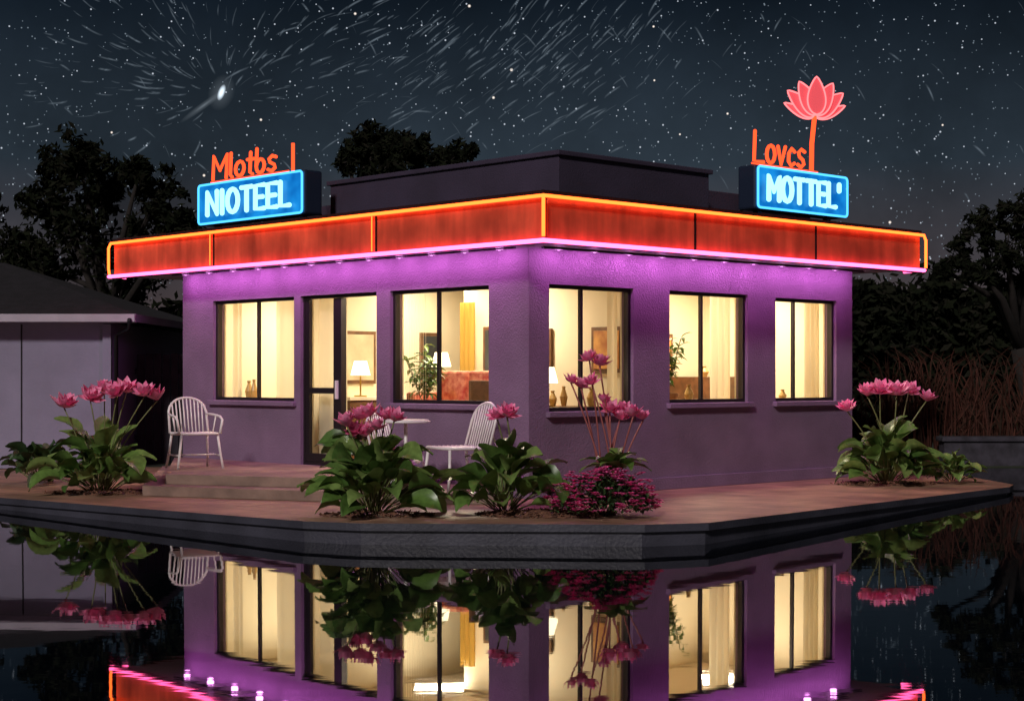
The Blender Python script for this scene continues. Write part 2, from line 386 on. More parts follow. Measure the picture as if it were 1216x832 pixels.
# ------------------------------------------------------------------ vegetation helpers
M_leaf=island_mat('broad_leaf',[(.06,.12,.025),(.12,.22,.045),(.20,.29,.08),(.08,.17,.035)],.33,.15)
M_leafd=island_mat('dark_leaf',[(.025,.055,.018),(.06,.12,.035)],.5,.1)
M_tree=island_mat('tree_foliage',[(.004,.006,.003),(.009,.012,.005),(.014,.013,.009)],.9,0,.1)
M_petal=island_mat('pink_petal',[(.95,.14,.38),(1,.38,.60),(.98,.24,.48)],.45,.15)
M_mag=island_mat('magenta_petal',[(.72,.03,.22),(.95,.10,.40),(1,.25,.52)],.5,.15)
M_stem=mat('stem',(.14,.15,.05),.5); M_stemr=mat('red_stem',(.30,.08,.07),.5)
M_bark=mat('bark',(.015,.011,.009),.9,var=.3,vscale=8,bump=.5)
M_yel=mat('stamen',(.8,.5,.08),.6); M_pot=mat('terracotta_pot',(.4,.16,.07),.7,var=.2)
def leaf(mb,p,az,L,w,el,droop,m,nseg=7,twist=0):
    d=V((math.cos(az),math.sin(az),0)); side=V((-d.y,d.x,0)); rows=[]; pos=V(p); e=el
    side=(side*math.cos(twist)+Z*math.sin(twist))
    for i in range(nseg+1):
        u=i/nseg
        wd=w*max(.03,(math.sin(math.pi*min(1,u*.96+.03)**.85))) 
        dirv=d*math.cos(e)+Z*math.sin(e); up=side.cross(dirv)*-1
        wv=.10*w*math.sin(u*11+az*5)
        rows.append([pos-side*wd+up*(wd*.45+wv),pos-side*wd*.5+up*wd*.2,pos.copy(),pos+side*wd*.5+up*wd*.2,pos+side*wd+up*(wd*.45-wv)])
        pos=pos+dirv*(L/nseg); e-=droop/nseg
    mb.grid(rows,m)
def flower(mb,c,size,m,tilt=None,n1=7):
    c=V(c); ax=(tilt if tilt else V((R.uniform(-.4,.4),R.uniform(-.55,.0),1))).normalized()
    x=ax.orthogonal().normalized(); y=ax.cross(x); a0=R.uniform(0,6); of=R.uniform(.75,1.1)
    for ring,(n,op,L) in enumerate(((n1,1.0,1.0),(n1-1,.6,.98),(4,.25,.8))):
        for k in range(n):
            a=a0+ring*.4+2*math.pi*k/n+R.uniform(-.12,.12); d=x*math.cos(a)+y*math.sin(a); sd=-x*math.sin(a)+y*math.cos(a)
            th=op*1.15*of*R.uniform(.85,1.12); pos=c.copy(); rows=[]; N=5; LL=size*L*R.uniform(.9,1.1)
            for i in range(N+1):
                u=i/N; wd=size*.29*max(.03,math.sin(math.pi*min(.98,u*.9+.1)))
                ph=th*(1.25-.65*u) ; dr=d*math.sin(ph)+ax*math.cos(ph); nn=ax*math.sin(ph)-d*math.cos(ph)
                rows.append([pos-sd*wd+nn*wd*.4,pos.copy(),pos+sd*wd+nn*wd*.4]); pos=pos+dr*(LL/N)
            mb.grid(rows,m)
    mb.ball(c+ax*size*.15,size*.1,size*.1,size*.12,M_yel,6,4)
def bez(a,b,bow,n=8):
    a=V(a);b=V(b); return [a.lerp(b,i/n)+V(bow)*math.sin(math.pi*i/n) for i in range(n+1)]
def clump(name,base,r,h,nl,flowers,fs=.17,m=None,ms=None,extra=None,fm=None):
    base=V(base); mb=MB(); m=m or M_leaf
    for i in range(nl):
        u=(i+.5)/nl; az=i*2.399+R.uniform(-.4,.4)
        el=1.45-1.05*u+R.uniform(-.15,.15); L=(h*.6+r*.6)*R.uniform(.6,1.1)
        q=base+V((math.cos(az),math.sin(az),0))*r*.3*u+Z*(h*.36*(1-u)*R.random()+.03)
        # petiole then blade
        e2=max(.3,el); L1=L*.45*R.uniform(.7,1.1); tip=q+V((math.cos(az)*math.cos(e2),math.sin(az)*math.cos(e2),math.sin(e2)))*L1
        mb.tube([q,q.lerp(tip,.5)+Z*.01,tip],.006,M_stem,5)
        leaf(mb,tip,az+R.uniform(-.5,.5),L*.55,L*R.uniform(.13,.20),el*.85,R.uniform(.6,1.9),m,7,R.uniform(-.8,.8))
    for f in flowers:
        f=V(f); q=base+V((R.uniform(-.1,.1),R.uniform(-.1,.1),.05)); 
        mb.tube(bez(q,f,V(((f.x-q.x)*-.12+R.uniform(-.03,.03),0,.0))),.009,ms or M_stem,6)
        flower(mb,f,fs*R.uniform(.85,1.15),fm or M_petal)
    if extra: extra(mb)
    return mb.build(name,loc=base)
def FL(lst,Y): return [pixel_point(x,y,Y+R.uniform(-.12,.12)) for (x,y) in lst]
clump('flowering_plant',(-5.12,20.9,0),.62,.76,84,FL([(76,484),(107,474),(139,470),(150,466),(172,470),(187,475),(124,466)],20.9),.20)
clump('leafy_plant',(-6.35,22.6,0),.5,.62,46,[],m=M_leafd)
clump('flowering_plant',(-1.45,17.5,0),.58,.78,96,FL([(412,506),(426,498),(440,494),(457,498),(424,514),(447,510),(468,500),(435,518)],17.5),.17)
clump('flowering_plant',(-.08,17.65,0),.42,.90,64,FL([(590,496),(602,494)],17.6),.17)
def ex(mb):
    for i in range(16):
        az=i*.8; leaf(mb,pixel_point(733+R.uniform(-10,10),556,17.7),az,.36,.07,R.uniform(.3,1.2),1.1,M_leaf)
clump('tall_pink_flower_plant',(1.05,17.85,0),.3,.4,14,FL([(678,454),(690,460),(700,428),(712,434),(703,456),(716,478),(724,488),(740,488),(752,494),(764,498),(736,498)],17.85),.145,ms=M_stemr,extra=ex)
clump('flowering_plant',(5.05,22.6,0),.62,.70,84,FL([(1006,488),(1030,470),(1045,466),(1065,469),(1079,467),(1100,476)],22.6),.21)
clump('leafy_plant',(6.02,22.95,0),.36,.42,44,[],m=M_leaf)
# magenta bush
def bush():
    mb=MB(); b=V((.95,17.35,0))
    for i in range(900):
        a=R.uniform(0,6.283); u=R.random(); ph=math.acos(R.uniform(0,1)); rr=R.uniform(.72,1.03)
        p=b+V((math.cos(a)*math.sin(ph)*.52*rr,math.sin(a)*math.sin(ph)*.42*rr,.06+math.cos(ph)*.37*rr))
        leaf(mb,p,R.uniform(0,6.28),.08,.022,R.uniform(-.2,1),.8,M_leafd,3)
    for i in range(330):
        a=R.uniform(0,6.283); ph=math.acos(R.uniform(.02,1)); rr=R.uniform(.9,1.1)*(1+.12*math.sin(a*3))
        p=b+V((math.cos(a)*math.sin(ph)*.54*rr,math.sin(a)*math.sin(ph)*.44*rr,.07+math.cos(ph)*.40*rr))
        for k in range(5):
            leaf(mb,p,a+k*1.256,.052,.021,.6,.9,M_mag,3)
    for i in range(25):
        a=R.uniform(0,6.283); mb.tube([b,b+V((math.cos(a)*.3,math.sin(a)*.3,.25))],.006,M_bark,5)
    mb.build('magenta_flower_bush',loc=b)
bush()
def potted(name,p,h,seed):
    r=random.Random(seed); mb=MB(); p=V(p)
    mb.cyl(p,.11,.24,M_pot,18,.15); mb.cyl(p+Z*.24,.165,.035,M_pot,18); mb.cyl(p+Z*.235,.14,.045,M_bark,18)
    for i in range(9):
        a=r.uniform(0,6.28); tip=p+V((math.cos(a)*.22,math.sin(a)*.22,h*r.uniform(.6,1))); pts=bez(p+Z*.25,tip,(0,0,0),6)
        mb.tube(pts,.006,M_stem,5)
        for k in range(14):
            q=pts[min(6,int(r.uniform(2,6.99)))]; leaf(mb,q,r.uniform(0,6.28),.17,.03,r.uniform(-.3,.9),1.0,M_leaf,4)
    return mb.build(name,loc=p)
potted('potted_plant',B(2.52,.52,.82),1.1,3); potted('potted_plant',B(.5,3.05,.95),1.15,4)
st=MB(); st.bx(2.32,2.72,.34,.72,.24,.815,M_wood); st.build('plant_stand',loc=B(2.52,.5,.24))
st=MB(); st.bx(.31,.71,2.86,3.24,.24,.945,M_wood); st.build('plant_stand',loc=B(.5,3.05,.24))
# ------------------------------------------------------------------ deck, porch, water, ground
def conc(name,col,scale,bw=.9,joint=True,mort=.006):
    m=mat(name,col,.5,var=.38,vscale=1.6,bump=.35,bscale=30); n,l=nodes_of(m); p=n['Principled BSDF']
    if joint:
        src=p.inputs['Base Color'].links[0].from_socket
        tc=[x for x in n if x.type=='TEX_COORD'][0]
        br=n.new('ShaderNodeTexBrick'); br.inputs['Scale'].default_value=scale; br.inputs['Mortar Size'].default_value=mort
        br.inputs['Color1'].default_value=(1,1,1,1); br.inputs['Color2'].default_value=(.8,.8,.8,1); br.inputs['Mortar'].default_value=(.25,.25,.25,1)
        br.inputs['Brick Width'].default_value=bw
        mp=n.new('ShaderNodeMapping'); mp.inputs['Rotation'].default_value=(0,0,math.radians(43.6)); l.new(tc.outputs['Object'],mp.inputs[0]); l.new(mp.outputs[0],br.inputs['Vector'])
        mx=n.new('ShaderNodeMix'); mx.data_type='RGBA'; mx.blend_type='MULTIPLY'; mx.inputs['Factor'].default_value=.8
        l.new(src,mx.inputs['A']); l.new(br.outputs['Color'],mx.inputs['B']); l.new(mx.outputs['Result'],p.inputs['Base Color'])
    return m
M_deck=conc('terrace_paving',(.36,.20,.13),.5,1.0)
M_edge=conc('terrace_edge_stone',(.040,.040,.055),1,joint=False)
M_step=mat('porch_concrete',(.24,.155,.12),.6,var=.35,vscale=2.5,bump=.3,bscale=35)
def prism(mb,pts,z0,z1,m,ms=None):
    n=len(pts); mb.add([V((x,y,z1)) for x,y in pts],[tuple(range(n))],m)
    for i in range(n):
        a=pts[i];b=pts[(i+1)%n]; mb.add([V((*a,z0)),V((*b,z0)),V((*b,z1)),V((*a,z1))],[(0,1,2,3)],ms or m)
    mb.add([V((x,y,z0)) for x,y in pts],[tuple(range(n))[::-1]],ms or m)
def inset(pts,d):
    cx=sum(p[0] for p in pts)/len(pts); cy=sum(p[1] for p in pts)/len(pts)
    out=[]
    for x,y in pts:
        v=V((x-cx,y-cy)); v=v*(1-d/v.length); out.append((cx+v.x,cy+v.y))
    return out
deck=[(-14.5,27.0),(-10.5,23.75),(-6.2,20.2),(-2.1,16.85),(-1.5,16.6),(1.3,16.45),(1.95,16.65),(6.55,22.1),(6.75,22.6),(6.5,27)]
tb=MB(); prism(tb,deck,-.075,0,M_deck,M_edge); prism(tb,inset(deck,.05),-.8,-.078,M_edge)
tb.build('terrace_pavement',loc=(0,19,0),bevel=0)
pb=MB()
w75=B(7.47,-.002); w18=B(1.9,-.002); w02=B(.45,-.002)
low=[(w75.x-.25,w75.y-.3),(-4.5,20.45),(-1.75,19.3),(-.15,19.0),(w02.x,w02.y),(w75.x,w75.y)]
up=[(w75.x-.1,w75.y-.15),(-4.3,20.85),(-2.15,20.0),(w18.x-.1,w18.y-.1),(w18.x,w18.y),(w75.x,w75.y)]
prism(pb,low,.004,.12,M_step); prism(pb,up,.122,.24,M_step)
pb.build('porch_steps',loc=(-3,21,0),bevel=.012)
# mulch
mu=MB()
M_mulch=island_mat('bark_mulch',[(.08,.03,.02),(.2,.09,.05),(.12,.05,.03)],.9)
for (cx,cy,rx,ry,n) in ((.35,17.6,.75,.45,900),(-5.0,20.9,.8,.4,500),(-1.4,17.5,.6,.35,400),(5.0,22.6,.7,.4,300)):
    for i in range(n):
        a=R.uniform(0,6.28); r=math.sqrt(R.random()); q=V((cx+rx*r*math.cos(a),cy+ry*r*math.sin(a),.008+.04*(1-r)+R.uniform(0,.01)))
        d=V((R.uniform(-1,1),R.uniform(-1,1),R.uniform(-.3,.3))).normalized()*R.uniform(.015,.04); e=d.orthogonal().normalized()*.008
        mu.add([q-d-e,q+d-e,q+d+e,q-d+e],[(0,1,2,3)],M_mulch)
mu.build('mulch_bed',loc=(0,18,0))
# water
def water_mat():
    m=bpy.data.materials.new('pond_water'); n,l=nodes_of(m); p=n['Principled BSDF']
    p.inputs['Base Color'].default_value=(.002,.003,.005,1); p.inputs['Roughness'].default_value=.02; p.inputs['IOR'].default_value=2.2
    tc=n.new('ShaderNodeTexCoord'); mp=n.new('ShaderNodeMapping'); mp.inputs['Scale'].default_value=(.5,1.6,1)
    nt=n.new('ShaderNodeTexNoise'); nt.inputs['Scale'].default_value=1.6; nt.inputs['Detail'].default_value=3
    l.new(tc.outputs['Object'],mp.inputs[0]); l.new(mp.outputs[0],nt.inputs[0])
    b=n.new('ShaderNodeBump'); b.inputs['Strength'].default_value=.06; b.inputs['Distance'].default_value=.012
    l.new(nt.outputs['Fac'],b.inputs['Height']); l.new(b.outputs['Normal'],p.inputs['Normal']); return m
wm=water_mat(); SL=math.tan(math.radians(1.2))
def wz(y): return -.21+(y-16.7)*SL
wb=MB(); wb.add([(-15.5,-6,wz(-6)),(16,-6,wz(-6)),(16,27,wz(26.5)),(-15.5,27,wz(26.5))],[(0,1,2,3)],wm)
wb.build('pond_water',loc=(0,12,-.2))
M_ground=mat('grass_ground',(.016,.022,.010),.95,var=.5,vscale=.8,bump=.6,bscale=6)
g=MB(); a=(-15.5,-6,16,27); G=900
xs=[-G,a[0],a[2],G]; ys=[-G,a[1],a[3],G]
gv=[(x,y,.01) for y in ys for x in xs]
g.add(gv,[(j*4+i,j*4+i+1,(j+1)*4+i+1,(j+1)*4+i) for j in range(3) for i in range(3) if not(i==1 and j==1)],M_ground)
g.add([(a[0],a[1],.01),(a[2],a[1],.01),(a[2],a[3],.01),(a[0],a[3],.01),(a[0],a[1],-1),(a[2],a[1],-1),(a[2],a[3],-1),(a[0],a[3],-1)],[(0,1,5,4),(1,2,6,5),(2,3,7,6),(3,0,4,7),(4,5,6,7)],M_ground)
g.build('ground')
bw=MB(); M_stone=mat('stone_wall',(.03,.028,.036),.9,var=.5,vscale=5,bump=.8,bscale=9)
bw.box((7.0,27.2,-.05),V((12,0,0)),V((0,.35,0)),V((0,0,.45)),M_stone); bw.box((6.96,27.15,.4),V((12.1,0,0)),V((0,.45,0)),V((0,0,.08)),M_stone)
bw.build('low_stone_wall',loc=(10,27.2,0),bevel=.02)
# ------------------------------------------------------------------ neighbour house + fence
nh=group('neighboring_house',(-9,27,0))
M_nw=mat('pale_siding',(.22,.20,.28),.8,var=.12,vscale=1.5,bump=.3,bscale=20)
M_trim=mat('eave_trim_paint',(.36,.32,.38),.6,var=.1)
M_nr=mat('dark_shingles',(.012,.010,.013),.9,var=.4,vscale=6,bump=.8,bscale=25)
h=MB(); h.box((-13.5,26.4,.012),V((7.2,0,0)),V((0,6,0)),V((0,0,2.28)),M_nw)
h.box((-6.42,26.33,.012),V((.13,0,0)),V((0,.05,0)),V((0,0,2.26)),M_nw)
for i in range(5): h.box((-12.6+i*1.22,26.388,.012),V((.02,0,0)),V((0,.01,0)),V((0,0,2.26)),M_nr)
h.build('walls',nh)
h=MB(); e0=(-13.9,25.95);e1=(-5.85,33)
h.add([(e0[0],e0[1],2.42),(e1[0],e0[1],2.42),(e1[0],e1[1],2.42),(e0[0],e1[1],2.42),(-11.5,29.5,3.45),(-8.9,29.5,3.45)],[(0,1,5,4),(1,2,5),(2,3,4,5),(3,0,4)],M_nr); h.build('hip_roof',nh)
h=MB(); h.box((-13.9,25.93,2.30),V((8.07,0,0)),V((0,.03,0)),V((0,0,.12)),M_trim); h.box((-5.85,25.962,2.30),V((.03,0,0)),V((0,7,0)),V((0,0,.12)),M_trim)
h.box((-13.9,25.965,2.29),V((8.0,0,0)),V((0,.45,0)),V((0,0,.02)),M_nw)
h.tube([(-5.9,25.9,2.33),(-5.95,26.1,2.2),(-6.2,26.3,2.1),(-6.2,26.3,.05)],.035,M_dark,8); h.build('eave_fascia_and_gutter',nh)
fe=MB(); M_fence=mat('dark_fence_wood',(.035,.03,.04),.8,var=.4,vscale=4)
for i in range(14): fe.box((-6.25+i*.14,28,.012),V((.125,0,0)),V((0,.025,0)),V((0,0,1.82+R.uniform(-.02,.02))),M_fence)
for z in (.4,1.5): fe.box((-6.3,28.03,z),V((2.0,0,0)),V((0,.05,0)),V((0,0,.09)),M_fence)
fe.build('wooden_fence',loc=(-5.5,28,0))
# ------------------------------------------------------------------ signs
ST={'N':([[(0,0),(0,1),(.6,0),(.6,1)]],.6),'I':([[(.1,0),(.1,1)]],.2),'T':([[(0,1),(.6,1)],[(.3,1),(.3,0)]],.6),
'E':([[(.5,1),(0,1),(0,0),(.5,0)],[(0,.5),(.42,.5)]],.5),'L':([[(0,1),(0,0),(.5,0)]],.5),'M':([[(0,0),(0,1),(.35,.35),(.7,1),(.7,0)]],.7),
'O':([[(.32+.32*math.cos(a*math.pi/8),.5+.5*math.sin(a*math.pi/8)) for a in range(17)]],.64),
'l':([[(.05,1),(.05,.1),(.15,0)]],.15),'t':([[(.15,.9),(.15,.08),(.28,0)],[(0,.62),(.32,.62)]],.3),
'o':([[(.22+.22*math.cos(a*math.pi/6),.3+.3*math.sin(a*math.pi/6)) for a in range(13)]],.44),
'a':([[(.2+.2*math.cos(a*math.pi/6),.28+.28*math.sin(a*math.pi/6)) for a in range(13)],[(.4,.6),(.4,.06),(.5,0)]],.48),
'b':([[(.0,1),(.0,.3)],[(.2+.2*math.cos(a*math.pi/6),.28+.28*math.sin(a*math.pi/6)) for a in range(13)]],.42),
's':([[(.38,.55),(.2,.62),(.04,.5),(.1,.36),(.3,.26),(.36,.12),(.2,0),(.02,.08)]],.4),
'v':([[(0,.6),(.2,0),(.4,.62)]],.4),'w':([[(0,.6),(.12,0),(.28,.5),(.42,0),(.56,.6)]],.56),'c':([[(.36,.5),(.2,.6),(.04,.42),(.04,.15),(.2,0),(.36,.1)]],.38),"'":([[(.05,1),(.05,.72)]],.1)}
def write(mb,txt,O,A,h,m,r,gap=.13,width=None,slant=0):
    tot=sum(ST[c][1] for c in txt)+gap*(len(txt)-1); sx=h if not width else width/tot; x=0
    for c in txt:
        strokes,w=ST[c]
        for s_ in strokes:
            pts=[O+A*((x+px_+slant*py_)*sx)+Z*(py_*h) for px_,py_ in s_]
            mb.tube(pts,r,m,8)
            for q in (pts[0],pts[-1]): mb.ball(q,r,r,r,m,8,6)
        x+=w+gap
M_box=mat('sign_cabinet',(.02,.03,.06),.4,metal=.3)
def sign(name,O,A,N,width,z0,z1,txt,script,sw,sh,off):
    # O on canopy at z=0, A reading direction, N outward normal
    e=group(name,O+A*width/2+Z*z0)
    m=MB(); m.box(O+Z*z0-N*.30,A*width,N*.30,Z*(z1-z0),M_box); m.build('cabinet',e,bevel=.03)
    m=MB(); m.box(O+A*.03+Z*(z0+.03)+N*.001,A*(width-.06),N*.012,Z*(z1-z0-.06),M_blue); m.build('lit_face',e)
    m=MB(); i=.02; q=O+N*.03; c=[]
    for (a,b,a0) in ((width-i-.05,z1-i-.05,0),(i+.05,z1-i-.05,90),(i+.05,z0+i+.05,180),(width-i-.05,z0+i+.05,270)):
        for k in range(5):
            an=math.radians(a0+k*22.5); c.append(q+A*(a+.05*math.cos(an))+Z*(b+.05*math.sin(an)))
    m.tube(c,.016,M_cyb,8,True)
    H=(z1-z0)*.54
    write(m,txt,O+A*(width*.11)+Z*(z0+(z1-z0)*.23)+N*.05,A,H,M_cy,.034,.22,width*.78)
    m.build('neon_letters',e)
    m=MB(); write(m,script,O+A*off+Z*(z1+.065)-N*.1,A,sh,M_rt,.024,.16,sw,.05)
    m.tube([O+A*(off-.05)+Z*(z1+.03)-N*.1,O+A*(off+sw+.3)+Z*(z1+.03)-N*.1],.012,M_rt); m.build('script_neon',e)
    m=MB()
    for a in (.25,width-.25):
        m.box(O+A*(a-.04)-N*.2+Z*3.515,A*.08,N*.08,Z*(z0-3.515),M_dark)
    m.tube([O+A*.4-N*.3+Z*(z0+.3),O+A*.4-N*.75+Z*3.53],.02,M_dark); m.tube([O+A*(width-.4)-N*.3+Z*(z0+.3),O+A*(width-.4)-N*.75+Z*3.53],.02,M_dark)
    m.build('support_legs',e); return e
e=sign('neon_motel_sign',B(6.57,-.3),-U,-W_,2.55,3.64,4.24,'NIOTEEL','Mlotbs',1.55,.34,.2)
m=MB(); m.tube([B(4.42,-.2,4.26),B(4.42,-.2,4.64)],.024,M_rt); m.build('upright_neon',e)
e=sign('neon_motel_sign',B(-.3,3.92),W_,-U,2.07,3.69,4.28,"MOTTEL'",'Lovcs',1.12,.40,.1)
# lotus
m=MB(); base=B(-.2,5.38,5.10); A=V((.96,.28,0)).normalized(); N=V((.28,-.96,0)).normalized()
m.tube([B(-.2,5.30,4.28),B(-.2,5.31,4.7),B(-.2,5.38,5.12)],.032,M_rt)
M_fill=mat('lotus_glass',(.70,.12,.14),.4,emit=(1,.085,.11),es=.50)
def petal(ang,L,w,off,dx=0,curl=0):
    d=A*math.sin(ang)+Z*math.cos(ang); sd=A*math.cos(ang)-Z*math.sin(ang); out=[]
    for k in range(0,25):
        u=k/24; out.append((u,w*math.sin(math.pi*u**.72)**.75 if 0<u<1 else 0))
    bb=base+N*off+A*dx
    def cc(u): return bb+d*(u*L)+Z*(curl*u*u)
    Lp=[cc(u)-sd*x for u,x in out]; Rp=[cc(u)+sd*x for u,x in out]
    m.tube(Lp+Rp[::-1][1:],.012,M_pk2,6)
    m.grid([[Lp[i]-N*.006,Rp[i]-N*.006] for i in range(25)],M_fill,False)
petal(1.5,.47,.075,0,0,.12); petal(-1.5,.47,.075,0,0,.12)
petal(1.02,.50,.115,.02,0,.06); petal(-1.02,.50,.115,.02,0,.06)
petal(.52,.52,.125,.04); petal(-.52,.52,.125,.04); petal(0,.53,.14,.06)
m.build('neon_lotus',e)
# ------------------------------------------------------------------ chairs and table
def chair(name,loc,yaw,arms=True,sc_=1.0):
    e=group(name,loc); m=MB(); L=V(loc)
    Rm=Matrix.Rotation(yaw,3,'Z')
    def p(x,y,z): return L+Rm@(V((x,y,z))*sc_)
    r=.016*sc_; w=.25
    hoop=[p(-w,-.23,.45),p(-w+.03,-.26,.45),p(w-.03,-.26,.45),p(w,-.23,.45),p(w,.2,.44),p(w-.05,.24,.44),p(-w+.05,.24,.44),p(-w,.2,.44)]
    m.tube(hoop,r,M_white,8,True)
    for i in range(9):
        y=-.21+i*.052; m.tube([p(-w,y,.452),p(0,y,.445),p(w,y,.452)],.015*sc_,M_white,6)
    for sx in (-1,1):
        m.tube([p(sx*w*.95,-.23,.45),p(sx*(w+.02),-.25,.2),p(sx*(w+.05),-.28,0)],r,M_white)
        m.tube([p(sx*w*.95,.21,.45),p(sx*(w+.01),.25,.2),p(sx*(w+.03),.32,0)],r,M_white)
        m.tube([p(sx*(w+.02),-.26,.17),p(sx*(w+.02),.27,.17)],r*.7,M_white)
    m.tube([p(-w-.02,0,.17),p(w+.02,0,.17)],r*.7,M_white)
    back=[]
    for k in range(15):
        a=math.pi*k/14; x=-math.cos(a)*(w+.01); z=.45+.16+.30*math.sin(a)**.6 if 0<k<14 else .45
        back.append(p(x,.22+(z-.45)*.28,z))
    m.tube(back,r,M_white)
    for i in range(9):
        x=-.2+i*.05; a=math.acos(max(-1,min(1,-x/(w+.01)))); z=.61+.30*math.sin(a)**.6
        m.tube([p(x*.95,.22,.45),p(x,.22+(z-.45)*.28,z)],.010*sc_,M_white,6)
    if arms:
        for sx in (-1,1):
            m.tube([p(sx*(w+.0),.29,.70),p(sx*(w+.04),.1,.69),p(sx*(w+.05),-.15,.67),p(sx*(w+.05),-.24,.63),p(sx*(w+.02),-.24,.45)],r,M_white)
            m.tube([p(sx*(w+.04),0,.68),p(sx*w,0,.45)],.009*sc_,M_white)
    m.build('tubular_frame',e); return e
chair('white_metal_armchair',(-4.22,22.3,.24),math.radians(28),True,1.02)
chair('white_metal_chair',(-.62,19.55,.12),math.radians(-60),False,1.12)
chair('white_metal_chair',(-1.42,20.7,.12),math.radians(60),False,.95)
tg=group('round_patio_table',(-1.25,19.75,.12)); m=MB(); q=V((-1.25,19.75,.12))
m.cyl(q+Z*.80,.27,.025,M_white,36); m.tube([q+Z*.79+V((.28*math.cos(a/30*6.2832),.28*math.sin(a/30*6.2832),.01)) for a in range(30)],.014,M_white,6,True)
m.tube([q+Z*.2,q+Z*.80],.022,M_white)
for k in range(4):
    a=k*1.571+.4; m.tube([q+Z*.3,q+V((.12*math.cos(a),.12*math.sin(a),.14)),q+V((.27*math.cos(a),.27*math.sin(a),.014))],.014,M_white)
m.build('table_frame_and_top',tg)
# ------------------------------------------------------------------ trees
def tree(name,base,blobs,Y,leafn=60,ls=.13,seed=1,dens=1.0):
    r=random.Random(seed); mb=MB(); base=V(base)
    pts=[pixel_point(x,y,Y+r.uniform(-1.2,1.2)) for (x,y,rr) in blobs]; s=Y/F
    zmid=sum(p.z for p in pts)/len(pts); cx=sum(p.x for p in pts)/len(pts)
    fork=V((base.x*.6+cx*.4,base.y,max(1.2,zmid*.5)))
    mb.tube([base,base.lerp(fork,.5)+V((.08,0,0)),fork],[.28,.22,.18],M_bark,10)
    for p,(x,y,rr) in zip(pts,blobs):
        md=fork.lerp(p,.5)+V((r.uniform(-.3,.3),r.uniform(-.2,.2),.25)); mb.tube([fork,md,p],[.12,.07,.03],M_bark,6)
        R0=rr*s
        for k in range(int(26*dens)):
            d=V((r.gauss(0,1),r.gauss(0,1),r.gauss(0,1))).normalized(); q=p+d*R0*r.uniform(.35,1.15)
            mb.tube([p.lerp(q,.2),q],[.02,.006],M_bark,4)
            cr=R0*r.uniform(.14,.32)
            for j in range(int(leafn)):
                o=q+V((r.gauss(0,1),r.gauss(0,1),r.gauss(0,.8)))*cr*.6
                a=V((r.gauss(0,1),r.gauss(0,1),r.gauss(0,1))).normalized(); b_=a.orthogonal().normalized(); l=ls*r.uniform(.5,1.1)
                mb.add([o-a*l,o+b_*l*.4,o+a*l,o-b_*l*.4],[(0,1,2,3)],M_tree)
    return mb.build(name,loc=base)
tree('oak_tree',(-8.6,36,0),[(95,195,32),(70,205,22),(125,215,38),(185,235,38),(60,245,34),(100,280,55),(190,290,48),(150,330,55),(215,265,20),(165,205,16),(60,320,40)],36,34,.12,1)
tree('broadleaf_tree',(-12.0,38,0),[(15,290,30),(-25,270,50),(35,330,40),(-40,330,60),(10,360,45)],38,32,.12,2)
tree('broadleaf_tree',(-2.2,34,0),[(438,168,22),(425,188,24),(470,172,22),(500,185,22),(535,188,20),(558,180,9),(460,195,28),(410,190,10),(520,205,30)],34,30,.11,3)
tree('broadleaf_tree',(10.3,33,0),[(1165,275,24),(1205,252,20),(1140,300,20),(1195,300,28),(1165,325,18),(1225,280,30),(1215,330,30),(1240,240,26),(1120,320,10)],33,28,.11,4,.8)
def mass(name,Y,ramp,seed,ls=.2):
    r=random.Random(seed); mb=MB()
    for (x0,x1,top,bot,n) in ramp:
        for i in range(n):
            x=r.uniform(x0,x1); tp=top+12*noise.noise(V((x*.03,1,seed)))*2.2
            y=tp+(bot-tp)*r.random()**1.3; p=pixel_point(x,y,Y+r.uniform(-1.5,1.5))
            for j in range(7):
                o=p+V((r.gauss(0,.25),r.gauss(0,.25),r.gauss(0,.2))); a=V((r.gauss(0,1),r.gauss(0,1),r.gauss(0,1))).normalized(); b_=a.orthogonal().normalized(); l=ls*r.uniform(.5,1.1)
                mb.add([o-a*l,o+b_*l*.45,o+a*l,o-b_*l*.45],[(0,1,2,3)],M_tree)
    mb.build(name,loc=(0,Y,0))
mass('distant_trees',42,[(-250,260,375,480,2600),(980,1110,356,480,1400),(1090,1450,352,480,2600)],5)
hd=MB()
M_hedge=mat('dark_hill',(.004,.005,.004),1,spec=0)
hp=[]; 
for i in range(81):
    x=-60+i*1.5; hp.append((x,2.6+.9*noise.noise(V((x*.15,0,3)))))
hd.add([V((x,46,-.1)) for x,z in hp]+[V((x,47,z)) for x,z in hp]+[V((x,60,-.1)) for x,z in hp],[(i,i+1,82+i,81+i) for i in range(80)]+[(81+i,82+i,163+i,162+i) for i in range(80)],M_hedge,True)
hd.build('background_hill')
gm=MB(); M_reed=island_mat('reddish_reeds',[(.03,.012,.008),(.075,.024,.015),(.015,.013,.007)],.8,0,.2)
for i in range(1100):
    x=R.uniform(5.6,13); y=R.uniform(27.7,29.8); hgt=R.uniform(.7,2.1)*(1 if x>6.3 else .6); b0=V((x,y,0)); ln=V((R.uniform(-.7,.7),R.uniform(-.3,.1),0))
    p=[b0,b0+Z*hgt*.5+ln*.25,b0+Z*hgt*.85+ln*.8,b0+Z*hgt*.95+ln*1.4]; w=[.012,.011,.008,.002]
    gm.grid([[q-V((ww,0,0)),q+V((ww,0,0))] for q,ww in zip(p,w)],M_reed)
gm.build('tall_grass',loc=(9,28.5,0))
